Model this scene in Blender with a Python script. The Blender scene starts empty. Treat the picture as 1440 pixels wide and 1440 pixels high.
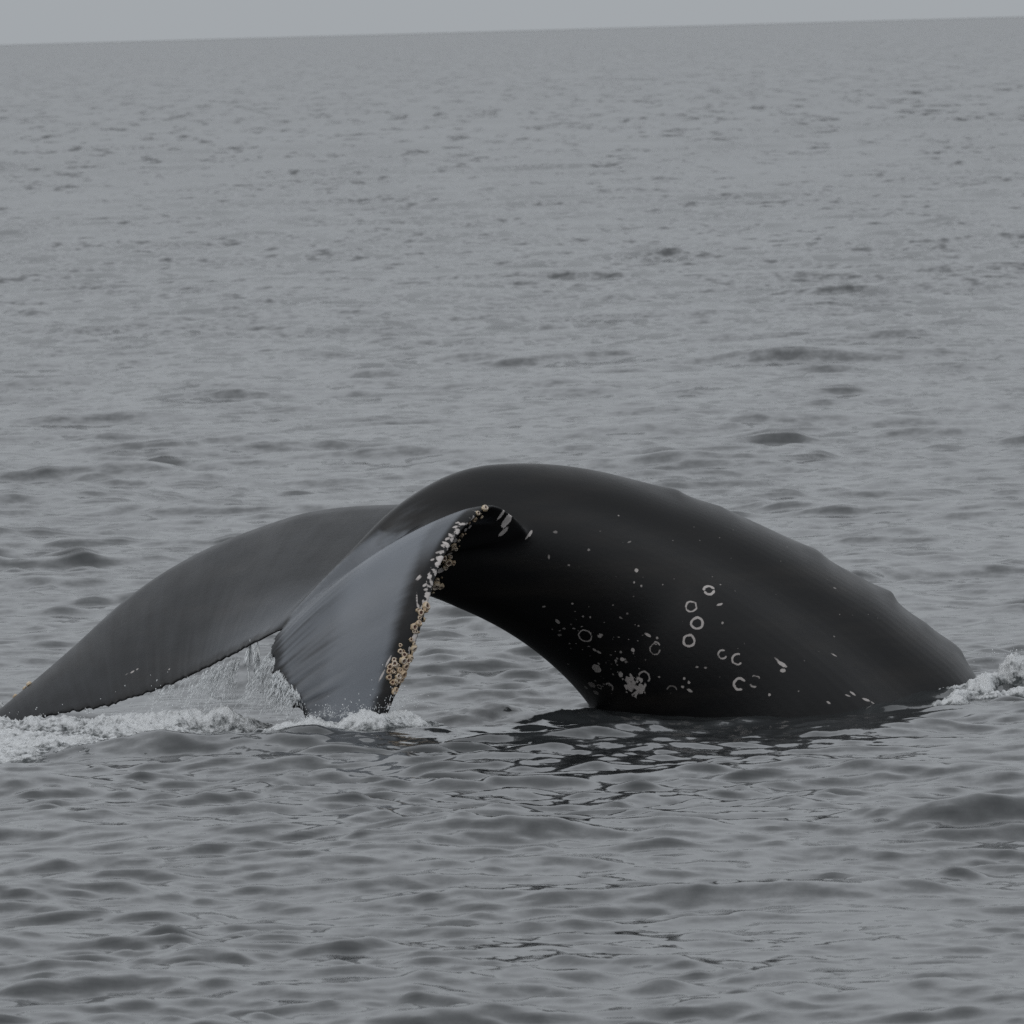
import bpy, math
from concurrent.futures import ThreadPoolExecutor
import numpy as np
from mathutils import Vector, Matrix
from mathutils.kdtree import KDTree
from mathutils.bvhtree import BVHTree

scene = bpy.context.scene
COL = scene.collection
R = math.radians

# ------------------------------------------------------------------ camera
cam_data = bpy.data.cameras.new('camera')
cam = bpy.data.objects.new('camera', cam_data)
COL.objects.link(cam)
cam_data.sensor_width = 36.0
cam_data.lens = 360.0
cam_data.clip_start = 0.5
cam_data.clip_end = 200000.0
cam.matrix_world = Matrix.Translation((0, -60, 4)) @ Matrix.Rotation(R(90 - 2.6946), 4, 'X') @ Matrix.Rotation(R(-1.591), 4, 'Z')
cam_data.dof.use_dof = True
cam_data.dof.focus_distance = 60.0
cam_data.dof.aperture_fstop = 16.0
scene.camera = cam

# ------------------------------------------------------------------ overcast sky and sun
SUN_EL, SUN_AZ = R(58), R(215)
world = bpy.data.worlds.new('World')
scene.world = world
world.use_nodes = True
nt = world.node_tree
nt.nodes.clear()
def N(t, kind, **kw):
    n = t.nodes.new(kind)
    for k, v in kw.items():
        setattr(n, k, v)
    return n
def setin(n, **kw):
    for k, v in kw.items():
        n.inputs[k.replace('_', ' ')].default_value = v
out = N(nt, 'ShaderNodeOutputWorld')
sky = N(nt, 'ShaderNodeTexSky', sky_type='NISHITA')
sky.sun_disc = False
sky.sun_elevation = SUN_EL
sky.sun_rotation = SUN_AZ
sky.air_density = 1.5
sky.dust_density = 6.0
bg_clear = N(nt, 'ShaderNodeBackground'); bg_clear.inputs['Strength'].default_value = 0.06
nt.links.new(sky.outputs[0], bg_clear.inputs['Color'])
# the cloud deck: an even stratus sheet, a little brighter towards the zenith (standard overcast sky)
tc = N(nt, 'ShaderNodeTexCoord')
sx = N(nt, 'ShaderNodeSeparateXYZ'); nt.links.new(tc.outputs['Generated'], sx.inputs[0])
ramp = N(nt, 'ShaderNodeValToRGB'); nt.links.new(sx.outputs['Z'], ramp.inputs[0])
ramp.color_ramp.elements[0].position = 0.0
ramp.color_ramp.elements[0].color = (0.388, 0.413, 0.436, 1)
ramp.color_ramp.elements[1].position = 1.0
ramp.color_ramp.elements[1].color = (0.84, 0.875, 0.91, 1)
e = ramp.color_ramp.elements.new(0.35); e.color = (0.735, 0.768, 0.808, 1)
bg_cloud = N(nt, 'ShaderNodeBackground'); bg_cloud.inputs['Strength'].default_value = 1.0
nt.links.new(ramp.outputs[0], bg_cloud.inputs['Color'])
mixw = N(nt, 'ShaderNodeMixShader'); mixw.inputs[0].default_value = 0.94
nt.links.new(bg_clear.outputs[0], mixw.inputs[1]); nt.links.new(bg_cloud.outputs[0], mixw.inputs[2])
nt.links.new(mixw.outputs[0], out.inputs['Surface'])

sun_data = bpy.data.lights.new('sun', 'SUN')
sun_data.energy = 0.5
sun_data.angle = R(40)
sun_data.color = (1.0, 0.97, 0.93)
sun = bpy.data.objects.new('sun', sun_data)
COL.objects.link(sun)
sd = Vector((math.sin(SUN_AZ) * math.cos(SUN_EL), math.cos(SUN_AZ) * math.cos(SUN_EL), math.sin(SUN_EL)))
sun.rotation_euler = sd.to_track_quat('Z', 'Y').to_euler()

scene.view_settings.view_transform = 'Standard'
scene.view_settings.look = 'None'
scene.view_settings.gamma = 1.0
scene.view_settings.exposure = 0.0
scene.cycles.use_denoising = False
scene.cycles.max_bounces = 8

# ------------------------------------------------------------------ helpers
rng = np.random.default_rng(11)
_perm = np.random.default_rng(5).permutation(256)
_perm = np.concatenate([_perm, _perm, _perm])
_grad = np.random.default_rng(6).normal(size=(256, 3))
_grad /= np.linalg.norm(_grad, axis=1)[:, None]

def perlin(x, y, z=0.0, seed=0):
    x = np.asarray(x, float); y = np.asarray(y, float); z = np.broadcast_to(np.asarray(z, float), x.shape)
    xi = np.floor(x).astype(int); yi = np.floor(y).astype(int); zi = np.floor(z).astype(int)
    xf, yf, zf = x - xi, y - yi, z - zi
    u = xf**3*(xf*(xf*6-15)+10); v = yf**3*(yf*(yf*6-15)+10); w = zf**3*(zf*(zf*6-15)+10)
    def g(i, j, k):
        h = _perm[(_perm[(_perm[(xi+i+seed*37) & 255] + yi+j) & 255] + zi+k) & 255]
        a = _grad[h]
        return a[..., 0]*(xf-i) + a[..., 1]*(yf-j) + a[..., 2]*(zf-k)
    def L(a, b, t): return a + (b-a)*t
    return 1.5*L(L(L(g(0,0,0), g(1,0,0), u), L(g(0,1,0), g(1,1,0), u), v),
                 L(L(g(0,0,1), g(1,0,1), u), L(g(0,1,1), g(1,1,1), u), v), w)
def fbm(x, y, z=0.0, oct=4, seed=0, gain=0.5):
    s = 0.0; a = 1.0; f = 1.0
    for o in range(oct):
        s = s + a*perlin(np.asarray(x)*f+o*7.3, np.asarray(y)*f-o*3.1, np.asarray(z)*f+o*1.7, seed+o)
        a *= gain; f *= 2.03
    return s
def sstep(a, b, x):
    t = np.clip((x-a)/(b-a), 0, 1); return t*t*(3-2*t)

def mesh_np(name, verts, faces, smooth=True):
    """faces: list of (n,k) int arrays, each of its own polygon size"""
    me = bpy.data.meshes.new(name)
    verts = np.asarray(verts, np.float32)
    loops = np.concatenate([f.ravel() for f in faces]).astype(np.int32)
    tot = np.concatenate([np.full(len(f), f.shape[1]) for f in faces]).astype(np.int32)
    start = np.concatenate([[0], np.cumsum(tot)[:-1]]).astype(np.int32)
    me.vertices.add(len(verts)); me.vertices.foreach_set('co', verts.ravel())
    me.loops.add(len(loops)); me.loops.foreach_set('vertex_index', loops)
    me.polygons.add(len(tot)); me.polygons.foreach_set('loop_start', start); me.polygons.foreach_set('loop_total', tot)
    if smooth:
        me.polygons.foreach_set('use_smooth', np.ones(len(tot), bool))
    me.update(calc_edges=True)
    me.validate()
    return me
def link(name, me, mat=None, parent=None, **props):
    o = bpy.data.objects.new(name, me)
    COL.objects.link(o)
    if mat: me.materials.append(mat)
    if parent: o.parent = parent
    for k, v in props.items(): o[k] = v
    return o
def attr(me, name, vals):
    a = me.attributes.new(name, 'FLOAT', 'POINT')
    a.data.foreach_set('value', np.asarray(vals, np.float32))
def spline(P, n, cyc=False):
    """centripetal-ish Catmull-Rom through the rows of P, n samples, even in the row index"""
    P = np.asarray(P, float)
    t = np.linspace(0, len(P)-1, n); i = np.minimum(t.astype(int), len(P)-2); f = (t-i)[:, None]
    e = np.vstack([2*P[0]-P[1], P, 2*P[-1]-P[-2]])
    p0, p1, p2, p3 = e[i], e[i+1], e[i+2], e[i+3]
    return 0.5*((2*p1)+(-p0+p2)*f+(2*p0-5*p1+4*p2-p3)*f**2+(-p0+3*p1-3*p2+p3)*f**3)
def grid_faces(nr, nc, wrap=False):
    r = np.arange(nr-1)[:, None]; c = np.arange(nc if wrap else nc-1)[None, :]
    c2 = (c+1) % nc
    return np.stack([(r*nc+c), (r*nc+c2), ((r+1)*nc+c2), ((r+1)*nc+c)], -1).reshape(-1, 4)

# materials
def new_mat(name):
    m = bpy.data.materials.new(name); m.use_nodes = True
    t = m.node_tree
    b = next(n for n in t.nodes if n.type == 'BSDF_PRINCIPLED')
    return m, t, b
def attr_node(t, name):
    return N(t, 'ShaderNodeAttribute', attribute_name=name).outputs['Fac']
def math_node(t, op, a, b=None, clamp=False):
    n = N(t, 'ShaderNodeMath', operation=op); n.use_clamp = clamp
    for i, v in enumerate((a, b)):
        if v is None: continue
        if isinstance(v, (int, float)): n.inputs[i].default_value = v
        else: t.links.new(v, n.inputs[i])
    return n.outputs[0]
def mix_col(t, f, a, b):
    n = N(t, 'ShaderNodeMix', data_type='RGBA')
    for k, v in ((0, f), (6, a), (7, b)):
        if isinstance(v, (int, float)): n.inputs[k].default_value = v
        elif isinstance(v, tuple): n.inputs[k].default_value = v + (1,) if len(v) == 3 else v
        else: t.links.new(v, n.inputs[k])
    return n.outputs[2]
def noise(t, scale, detail=3, vec=None, rough=0.5):
    n = N(t, 'ShaderNodeTexNoise'); n.inputs['Scale'].default_value = scale
    n.inputs['Detail'].default_value = detail; n.inputs['Roughness'].default_value = rough
    if vec is None:
        vec = N(t, 'ShaderNodeTexCoord').outputs['Object']
    t.links.new(vec, n.inputs['Vector'])
    return n.outputs['Fac']
def bump(t, h, strength, dist, normal=None):
    n = N(t, 'ShaderNodeBump'); n.inputs['Strength'].default_value = strength; n.inputs['Distance'].default_value = dist
    t.links.new(h, n.inputs['Height'])
    if normal is not None: t.links.new(normal, n.inputs['Normal'])
    return n.outputs[0]

# ------------------------------------------------------------------ the sea
# wind sea as a sum of many directional wave trains, in metres
WAVES = []
wr = np.random.default_rng(21)
def add_band(lmin, lmax, n, slope, spread, mean=R(-99)):
    """n trains between two wavelengths with a given rms slope"""
    lam = np.exp(wr.uniform(math.log(lmin), math.log(lmax), n))
    k = 2*math.pi/lam
    th = mean + spread*wr.normal(size=n)
    a = slope*math.sqrt(2.0/n)/k
    WAVES.append((lmin, k*np.cos(th), k*np.sin(th), a, wr.uniform(0, 2*math.pi, n), 1.0/np.sqrt((a*a).sum()/2+1e-12)))
add_band(9.0, 20.0, 16, 0.016, 0.4)
add_band(3.5, 9.0, 30, 0.028, 0.5)
add_band(1.5, 3.5, 46, 0.046, 0.6)
add_band(0.65, 1.5, 56, 0.066, 0.6)
add_band(0.28, 0.65, 60, 0.098, 0.62)
add_band(0.13, 0.28, 44, 0.085, 0.75)
SWELL = [(-0.8, -1.4, 0.9, 0.6, 0.05), (1.9, -0.1, 0.8, 0.5, -0.05), (-2.0, -2.3, 0.7, 0.3, 0.07)]          # local humps and hollows round the whale: x, y, radius x, radius y, height
RIPPLE = [(0.0, 0.1, 0.7, 0.6, 0.016, 8.0), (0.0, 0.1, 0.6, 0.5, 0.006, 24.0), (-1.5, -.75, .25, .25, .03, 9.0)]        # stirred-up patches
CALM = [(0.5, -0.4, 1.3, 0.7, 0.3)]
def sea_height(x, y, res):
    """the sum is cut into slices that run side by side"""
    n = max(1, len(x)//40000)
    with ThreadPoolExecutor(4) as ex:
        return np.concatenate(list(ex.map(lambda a: _sea_height(*a), zip(np.array_split(x, n), np.array_split(y, n), np.array_split(res, n)))))
def _sea_height(x, y, res):
    x = np.asarray(x, np.float32); y = np.asarray(y, np.float32); res = np.asarray(res, np.float32)
    z = np.zeros_like(x)
    # domain warp keeps crests short and irregular
    wx = x + 0.35*np.sin(0.31*y+0.17*x+1.0) + 0.06*np.sin(1.9*y+1.3*x)
    wy = y + 0.35*np.sin(0.27*x-0.21*y+2.0) + 0.06*np.sin(2.1*x-1.1*y+0.5)
    gust = 1.0 + 0.30*np.sin(0.9*x+0.23*y+0.4)*np.sin(0.31*y-0.37*x) + 0.22*np.sin(2.3*x-0.5*y+1.1)*np.sin(0.83*y+0.7*x)
    calm = np.ones_like(x)
    for (cx, cy, rx, ry, h) in CALM:
        calm -= h*np.exp(-((x-cx)/rx)**2-((y-cy)/ry)**2)
    for lmin, kx, ky, a, ph, inv in WAVES:
        m = res < lmin*0.45
        if not m.any(): continue
        X, Y = wx[m], wy[m]
        hb = np.zeros_like(X)
        for i in range(len(a)):
            hb += np.float32(a[i])*np.cos(np.float32(kx[i])*X+np.float32(ky[i])*Y+np.float32(ph[i]))
        # sharpen crests, flatten troughs
        s = hb*np.float32(inv)
        hb = hb + (0.22*(s*s-1.0)/inv).astype(np.float32)
        if lmin < 2.0:
            hb = hb*(gust[m]*calm[m]).astype(np.float32)
        fade = np.clip((lmin*0.45-res[m])/(lmin*0.2), 0, 1)
        z[m] += hb*fade
    for (cx, cy, rx, ry, h) in SWELL:
        z += (h*np.exp(-((x-cx)/rx)**2-((y-cy)/ry)**2)).astype(np.float32)
    near = (np.abs(x) < 5) & (np.abs(y) < 5)
    if near.any():
        X, Y = x[near].astype(float), y[near].astype(float)
        for (cx, cy, rx, ry, h, sc) in RIPPLE:
            m = np.exp(-((X-cx)/rx)**2-((Y-cy)/ry)**2)
            z[near] += (h*m*fbm(X*sc, Y*sc, 0.0, 3, 3)).astype(np.float32)
    return z

# fan of quads round the boat: fine where it is near and narrow, coarse elsewhere
d = [0.6]
while d[-1] < 36: d.append(d[-1]*1.1)
while d[-1] < 40000: d.append(d[-1]+max(0.04, 1.3e-5*d[-1]**2))
d = np.array(d)
fine = np.linspace(-R(4.3), R(4.3), 400)
step = fine[1]-fine[0]; side = [fine[-1]]; g = step
while side[-1] < math.pi-0.05:
    g *= 1.22; side.append(side[-1]+min(g, 0.2))
side = np.array(side[1:-1])
ang = np.concatenate([-side[::-1], fine, side])
dang = np.gradient(ang)
dd = np.gradient(d)
DD, AA = np.meshgrid(d, ang, indexing='ij')
SX = DD*np.sin(AA); SY = -60+DD*np.cos(AA)
res = np.maximum(dd[:, None]*np.abs(np.cos(AA))*0.62, DD*dang[None, :])
SZ = sea_height(SX.ravel(), SY.ravel(), res.ravel()).reshape(SX.shape)
nr, nc = SX.shape
V = np.stack([SX, SY, SZ], -1).reshape(-1, 3)
V = np.vstack([V, [[0, -60, 0]]])
cfan = np.stack([np.full(nc, nr*nc), (np.arange(nc)+1) % nc, np.arange(nc)], -1)
sea_me = mesh_np('sea', V, [grid_faces(nr, nc, True)[:, ::-1], cfan])
m, t, b = new_mat('sea_water')
geo = N(t, 'ShaderNodeNewGeometry').outputs['Position']
setin(b, Base_Color=(0.023, 0.0255, 0.027, 1), Roughness=0.06, IOR=1.333)
lost = np.clip(np.log10(np.maximum(res, 0.03)/0.03)/2.0, 0, 1)
attr(sea_me, 'fine_chop', np.append(lost.ravel(), 0.1))
lostn = attr_node(t, 'fine_chop')
t.links.new(math_node(t, 'MULTIPLY_ADD', lostn, 0.10), b.inputs['Roughness'])
b.inputs['Roughness'].links[0].from_node.inputs[2].default_value = 0.085
# wavelets too small for the mesh: a slope map that takes over as the mesh gets coarser
def slope_map(vec_scale, seed, detail):
    mp = N(t, 'ShaderNodeMapping'); mp.inputs['Scale'].default_value = vec_scale; mp.inputs['Location'].default_value = (seed, seed*2.3, 0)
    mp.inputs['Rotation'].default_value = (0, 0, 0.0)
    t.links.new(geo, mp.inputs[0])
    n = N(t, 'ShaderNodeTexNoise'); n.inputs['Scale'].default_value = 1.0; n.inputs['Detail'].default_value = detail
    n.inputs['Roughness'].default_value = 0.62
    t.links.new(mp.outputs[0], n.inputs['Vector'])
    v = N(t, 'ShaderNodeVectorMath', operation='SUBTRACT'); t.links.new(n.outputs['Color'], v.inputs[0]); v.inputs[1].default_value = (0.5, 0.5, 0.5)
    return v.outputs[0]
def ramp_in(a, b_):
    r = N(t, 'ShaderNodeMapRange', interpolation_type='SMOOTHSTEP'); r.inputs[1].default_value = a; r.inputs[2].default_value = b_
    t.links.new(lostn, r.inputs[0]); return r.outputs[0]
def scaled(v, k, f=None):
    n = N(t, 'ShaderNodeVectorMath', operation='MULTIPLY'); t.links.new(v, n.inputs[0]); n.inputs[1].default_value = k
    if f is None: return n.outputs[0]
    n2 = N(t, 'ShaderNodeVectorMath', operation='SCALE'); t.links.new(n.outputs[0], n2.inputs[0]); t.links.new(f, n2.inputs['Scale'])
    return n2.outputs[0]
def vadd(a, c):
    n = N(t, 'ShaderNodeVectorMath', operation='ADD'); t.links.new(a, n.inputs[0]); t.links.new(c, n.inputs[1]); return n.outputs[0]
gn = N(t, 'ShaderNodeNewGeometry').outputs['Normal']
mid, far = ramp_in(0.18, 0.5), ramp_in(0.55, 0.85)
vec = vadd(gn, scaled(slope_map((4.5, 3.2, 4.5), 3.0, 6), (0.30, 0.44, 0.0)))
vec = vadd(vec, scaled(slope_map((2.2, 0.9, 1.0), 9.0, 4), (0.4, 1.3, 0.0), mid))
vec = vadd(vec, scaled(slope_map((0.9, 0.10, 1.0), 17.0, 4), (0.3, 1.5, 0.0), far))
nn = N(t, 'ShaderNodeVectorMath', operation='NORMALIZE'); t.links.new(vec, nn.inputs[0])
t.links.new(nn.outputs[0], b.inputs['Normal'])
link('sea', sea_me, m, kind='structure')

# ------------------------------------------------------------------ the whale
# stations from the submerged back to the tail notch: dorsal point, ventral point, half width
BODY = [
    ((3.206, 1.500, -0.656), (1.367, 1.200, -1.908), 1.15),
    ((2.756, 1.380, 0.042), (1.120, 1.100, -1.464), 1.10),
    ((2.601, 1.340, 0.250), (1.019, 1.080, -1.268), 1.06),
    ((2.411, 1.280, 0.404), (0.917, 1.050, -1.070), 1.02),
    ((2.192, 1.220, 0.593), (0.797, 1.020, -0.766), 0.97),
    ((2.031, 1.180, 0.685), (0.725, 1.000, -0.592), 0.93),
    ((1.799, 1.120, 0.835), (0.637, 0.970, -0.396), 0.87),
    ((1.441, 1.040, 1.032), (0.516, 0.920, -0.155), 0.78),
    ((1.209, 0.990, 1.134), (0.442, 0.890, -0.032), 0.71),
    ((0.998, 0.940, 1.214), (0.373, 0.850, 0.074), 0.64),
    ((0.640, 0.820, 1.340), (0.208, 0.750, 0.246), 0.52),
    ((0.345, 0.700, 1.408), (0.043, 0.650, 0.396), 0.43),
    ((0.092, 0.580, 1.441), (-0.144, 0.540, 0.509), 0.36),
    ((-0.118, 0.470, 1.448), (-0.310, 0.440, 0.591), 0.30),
    ((-0.329, 0.360, 1.412), (-0.467, 0.320, 0.661), 0.24),
    ((-0.540, 0.230, 1.314), (-0.619, 0.200, 0.739), 0.20),
    ((-0.731, 0.100, 1.183), (-0.786, 0.100, 0.733), 0.17),
    ((-0.880, 0.000, 1.033), (-0.932, 0.000, 0.680), 0.14),
    ((-1.092, -0.150, 0.847), (-1.120, -0.150, 0.581), 0.10),
    ((-1.323, -0.360, 0.615), (-1.339, -0.360, 0.511), 0.05)]
# leading and trailing edges of the two flukes, root to tip
NLE = [(-0.124, 0.450, 1.221), (0.101, 0.260, 1.027), (0.008, 0.120, 1.145), (-0.124, -0.050, 1.215), (-0.294, -0.250, 1.092), (-0.414, -0.420, 0.917), (-0.489, -0.550, 0.719), (-0.556, -0.650, 0.519), (-0.697, -0.750, 0.178), (-0.905, -0.880, -0.241), (-1.202, -0.950, -0.599)]
NTE = [(-1.324, -0.360, 0.573), (-1.338, -0.360, 0.549), (-1.378, -0.440, 0.517), (-1.395, -0.500, 0.459), (-1.391, -0.570, 0.397), (-1.376, -0.630, 0.326), (-1.340, -0.680, 0.245), (-1.275, -0.740, 0.148), (-1.219, -0.790, 0.051), (-1.210, -0.860, -0.234), (-1.218, -0.950, -0.598)]
FLE = [(-0.124, 0.470, 1.221), (0.104, 0.900, 1.067), (-0.338, 0.880, 1.174), (-0.761, 0.950, 1.191), (-1.145, 1.020, 1.168), (-1.445, 1.060, 1.094), (-1.789, 1.090, 0.970), (-2.091, 1.090, 0.817), (-2.350, 1.060, 0.639), (-2.609, 1.000, 0.415), (-2.825, 0.950, 0.233), (-3.039, 0.900, 0.064), (-3.339, 0.830, -0.169)]
FTE = [(-1.324, -0.360, 0.573), (-1.338, -0.360, 0.549), (-1.408, -0.380, 0.527), (-1.506, -0.340, 0.482), (-1.622, -0.260, 0.426), (-1.773, -0.150, 0.348), (-1.946, -0.020, 0.266), (-2.140, 0.100, 0.188), (-2.334, 0.210, 0.123), (-2.529, 0.330, 0.075), (-2.746, 0.480, 0.033), (-2.988, 0.650, -0.039), (-3.340, 0.830, -0.190)]
KNUCKLES = [(0.98, .020, .06), (1.24, .010, .06), (1.80, .022, .07), (2.05, .010, .06), (2.24, .034, .045), (2.45, .010, .05), (2.64, .030, .07)]   # bumps along the spine: x, height, length
def body_loft():
    B = np.array([list(a)+list(b)+[w] for a, b, w in BODY])
    S = spline(B, 260)
    for c in range(7):
        sg = 5.0 if c < 3 else 15.0
        hw = int(sg*3); kern = np.exp(-0.5*(np.arange(-hw, hw+1)/sg)**2); kern /= kern.sum()
        S[:, c] = np.convolve(np.pad(S[:, c], hw, mode='reflect', reflect_type='odd'), kern, 'valid')
    D, Vv, W = S[:, :3], S[:, 3:6], S[:, 6]
    C = (D+Vv)/2; Hn = (D-Vv)/2; Hh = np.linalg.norm(Hn, axis=1); Nn = Hn/Hh[:, None]
    T = np.gradient(C, axis=0); T /= np.linalg.norm(T, axis=1)[:, None]
    Bn = np.cross(T, Nn); Bn /= np.linalg.norm(Bn, axis=1)[:, None]
    q = np.linspace(0, 1, 260)
    ph = np.linspace(0, 2*math.pi, 96, endpoint=False)
    c, s = np.cos(ph), np.sin(ph)
    rings = []
    knob = np.zeros(260)
    ar = np.concatenate([[0], np.cumsum(np.linalg.norm(np.diff(D, axis=0), axis=1))])
    for kx, kh, kw in KNUCKLES:
        i0 = np.argmin(np.abs(D[:, 0]-kx))
        dl = ar-ar[i0]
        knob += kh*np.exp(-np.abs(dl/np.where(dl > 0, kw*2.2, kw))**1.4)
    crest = np.exp(-(np.minimum(ph, 2*math.pi-ph)/0.20)**2)
    for i in range(260):
        p = 1.12+0.25*sstep(0.35, 0.7, q[i])
        wd = np.sign(s)*np.abs(s)**p
        # the stock is widest below its middle, with a hollow beside the dorsal ridge
        wd = wd*(1-0.16*np.exp(-((c-0.62)/0.22)**2)*(1-sstep(.55, .8, q[i])))
        rings.append(C[i]+np.outer(c*Hh[i]+knob[i]*crest, Nn[i])+np.outer(wd*W[i], Bn[i]))
    return np.array(rings)
def fluke_loft(LE, TE, thick, seed, camber, jag):
    n, mC = 300, 40
    L = spline(LE, n); E = spline(TE, n)
    s = np.linspace(0, 1, n)
    jr = np.random.default_rng(seed)
    arc = np.concatenate([[0], np.cumsum(np.linalg.norm(np.diff(E, axis=0), axis=1))])
    saw = 1.1*np.abs(perlin(arc*19+0.5*np.sin(arc*9), arc*0+seed+.4, 0.5, seed))+0.8*np.abs(perlin(arc*37, arc*0+3.1, 0.2, seed+1))
    ch = L-E; cl = np.linalg.norm(ch, axis=1)[:, None]
    E = E - ch/cl*(jag*saw*sstep(0.10, 0.24, s)*(1-sstep(.9, 1, s)))[:, None]
    ch = L-E
    mid = (L+E)/2
    Sp = np.gradient(mid, axis=0)
    nrm = np.cross(ch, Sp); nrm /= np.linalg.norm(nrm, axis=1)[:, None]
    nrm *= np.sign(nrm[:, 2:3]+1e-9)
    k = np.ones(25)/25
    nrm = np.stack([np.convolve(np.pad(nrm[:, a], 12, mode='edge'), k, 'valid') for a in range(3)], -1)
    nrm /= np.linalg.norm(nrm, axis=1)[:, None]
    u = 0.5-0.5*np.cos(np.linspace(0, math.pi, mC))
    prof = 2.2*(0.2969*np.sqrt(u)-0.126*u-0.3516*u**2+0.2843*u**3-0.1036*u**4)*2.2
    th = np.interp(s, np.linspace(0, 1, len(thick)), thick)
    cb = np.interp(s, np.linspace(0, 1, len(camber)), camber)
    up, lo = [], []
    for i in range(n):
        base = L[i]-np.outer(u, ch[i])
        half = th[i]*prof/2*0.95+0.009*np.minimum(1, u*12)
        cam_ = cb[i]*4*u*(1-u)
        ripple = 0.004*perlin(np.full(mC, s[i]*38), u*1.5, 0.3, seed+5)*sstep(0.45, 1, u)*sstep(.15, .4, s[i])
        up.append(base+np.outer(half+cam_+ripple, nrm[i])); lo.append(base+np.outer(-half*0.8+cam_, nrm[i]))
    up, lo = np.array(up), np.array(lo)
    ring = np.concatenate([up, lo[:, -2:0:-1]], axis=1)
    return ring, up, s, u
def ring_mesh(rings):
    a, b2 = rings.shape[:2]
    v = rings.reshape(-1, 3)
    f = grid_faces(a, b2, True)
    c0, c1 = rings[0].mean(0), rings[-1].mean(0)
    v = np.vstack([v, c0, c1]); j = np.arange(b2)
    f0 = np.stack([np.full(b2, a*b2), (j+1) % b2, j], -1)
    f1 = np.stack([np.full(b2, a*b2+1), (a-1)*b2+j, (a-1)*b2+(j+1) % b2], -1)
    return v, f, np.vstack([f0, f1])
parts = [ring_mesh(body_loft())]
near_ring, near_up, NS, NU = fluke_loft(NLE, NTE, [0.30, 0.26, 0.2, 0.16, 0.14, 0.12, 0.11, 0.1, 0.08, 0.05], 3, [0.15, 0.13, 0.11, 0.08, 0.06, 0.045, 0.03, 0.02, 0.02, 0.0], 0.065)
far_ring, far_up, FS, FU = fluke_loft(FLE, FTE, [0.30, 0.26, 0.2, 0.16, 0.14, 0.12, 0.11, 0.1, 0.08, 0.05], 8, [0.0, 0.03, 0.03, 0.03, 0.03, 0.04, 0.04, 0.03, 0.02, 0.0], 0.055)
parts += [ring_mesh(near_ring), ring_mesh(far_ring)]
vs, qs, ts, off = [], [], [], 0
for v, f, tr in parts:
    vs.append(v); qs.append(f+off); ts.append(tr+off); off += len(v)
raw = mesh_np('raw', np.vstack(vs), [np.vstack(qs), np.vstack(ts)])
import bmesh
bm = bmesh.new(); bm.from_mesh(raw); bmesh.ops.recalc_face_normals(bm, faces=bm.faces); bm.to_mesh(raw); bm.free()
tmp = bpy.data.objects.new('tmp', raw); COL.objects.link(tmp)
md = tmp.modifiers.new('r', 'REMESH'); md.mode = 'VOXEL'; md.voxel_size = 0.008; md.adaptivity = 0.0
dg = bpy.context.evaluated_depsgraph_get()
ev = bpy.data.meshes.new_from_object(tmp.evaluated_get(dg))
bpy.data.objects.remove(tmp); bpy.data.meshes.remove(raw)
nv = len(ev.vertices)
P = np.empty(nv*3, np.float32); ev.vertices.foreach_get('co', P); P = P.reshape(-1, 3).astype(float)
ed = np.empty(len(ev.edges)*2, np.int32); ev.edges.foreach_get('vertices', ed); ed = ed.reshape(-1, 2)
pl = np.empty(len(ev.loops), np.int32); ev.loops.foreach_get('vertex_index', pl)
pt = np.empty(len(ev.polygons), np.int32); ev.polygons.foreach_get('loop_total', pt)
bpy.data.meshes.remove(ev)
# keep what is above or just under the surface
quads = pl.reshape(-1, 4)
keep = P[:, 2] > -0.28
quads = quads[keep[quads].all(1)]
used = np.unique(quads); remap = -np.ones(nv, int); remap[used] = np.arange(len(used))
P = P[used]; quads = remap[quads]; nv = len(P)
ed = remap[ed]; ed = ed[(ed >= 0).all(1)]
def lap(A, e, n):
    dg_ = np.maximum(np.bincount(e.ravel(), minlength=n), 1)
    return np.stack([(np.bincount(e[:, 0], A[e[:, 1], k], n)+np.bincount(e[:, 1], A[e[:, 0], k], n))/dg_ for k in range(A.shape[1])], -1)
for k in range(4): P = P+0.5*(lap(P, ed, nv)-P)
# where each point lies on a fluke: which one, along the span, along the chord, how far off its upper skin
lut = []
for nm, up, S, Uu in ((0, near_up, NS, NU), (1, far_up, FS, FU)):
    for i in range(0, len(S), 3):
        for j in range(0, len(Uu), 1):
            lut.append((nm, S[i], Uu[j], *up[i, j]))
lut = np.array(lut)
kd = KDTree(len(lut))
for i, p in enumerate(lut[:, 3:].tolist()): kd.insert(p, i)
kd.balance()
fl_id = np.zeros(nv); fl_s = np.zeros(nv); fl_u = np.zeros(nv); fl_d = np.full(nv, 9.0)
tail = np.where(P[:, 0] < 0.35)[0]
hit = np.array([kd.find(p)[1:] for p in P[tail].tolist()], float)
fl_id[tail], fl_s[tail], fl_u[tail] = lut[hit[:, 0].astype(int), :3].T
fl_d[tail] = hit[:, 1]
for k in range(8):
    su = lap(np.stack([fl_s, fl_u], -1), ed, nv); fl_s, fl_u = su[:, 0], su[:, 1]
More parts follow.
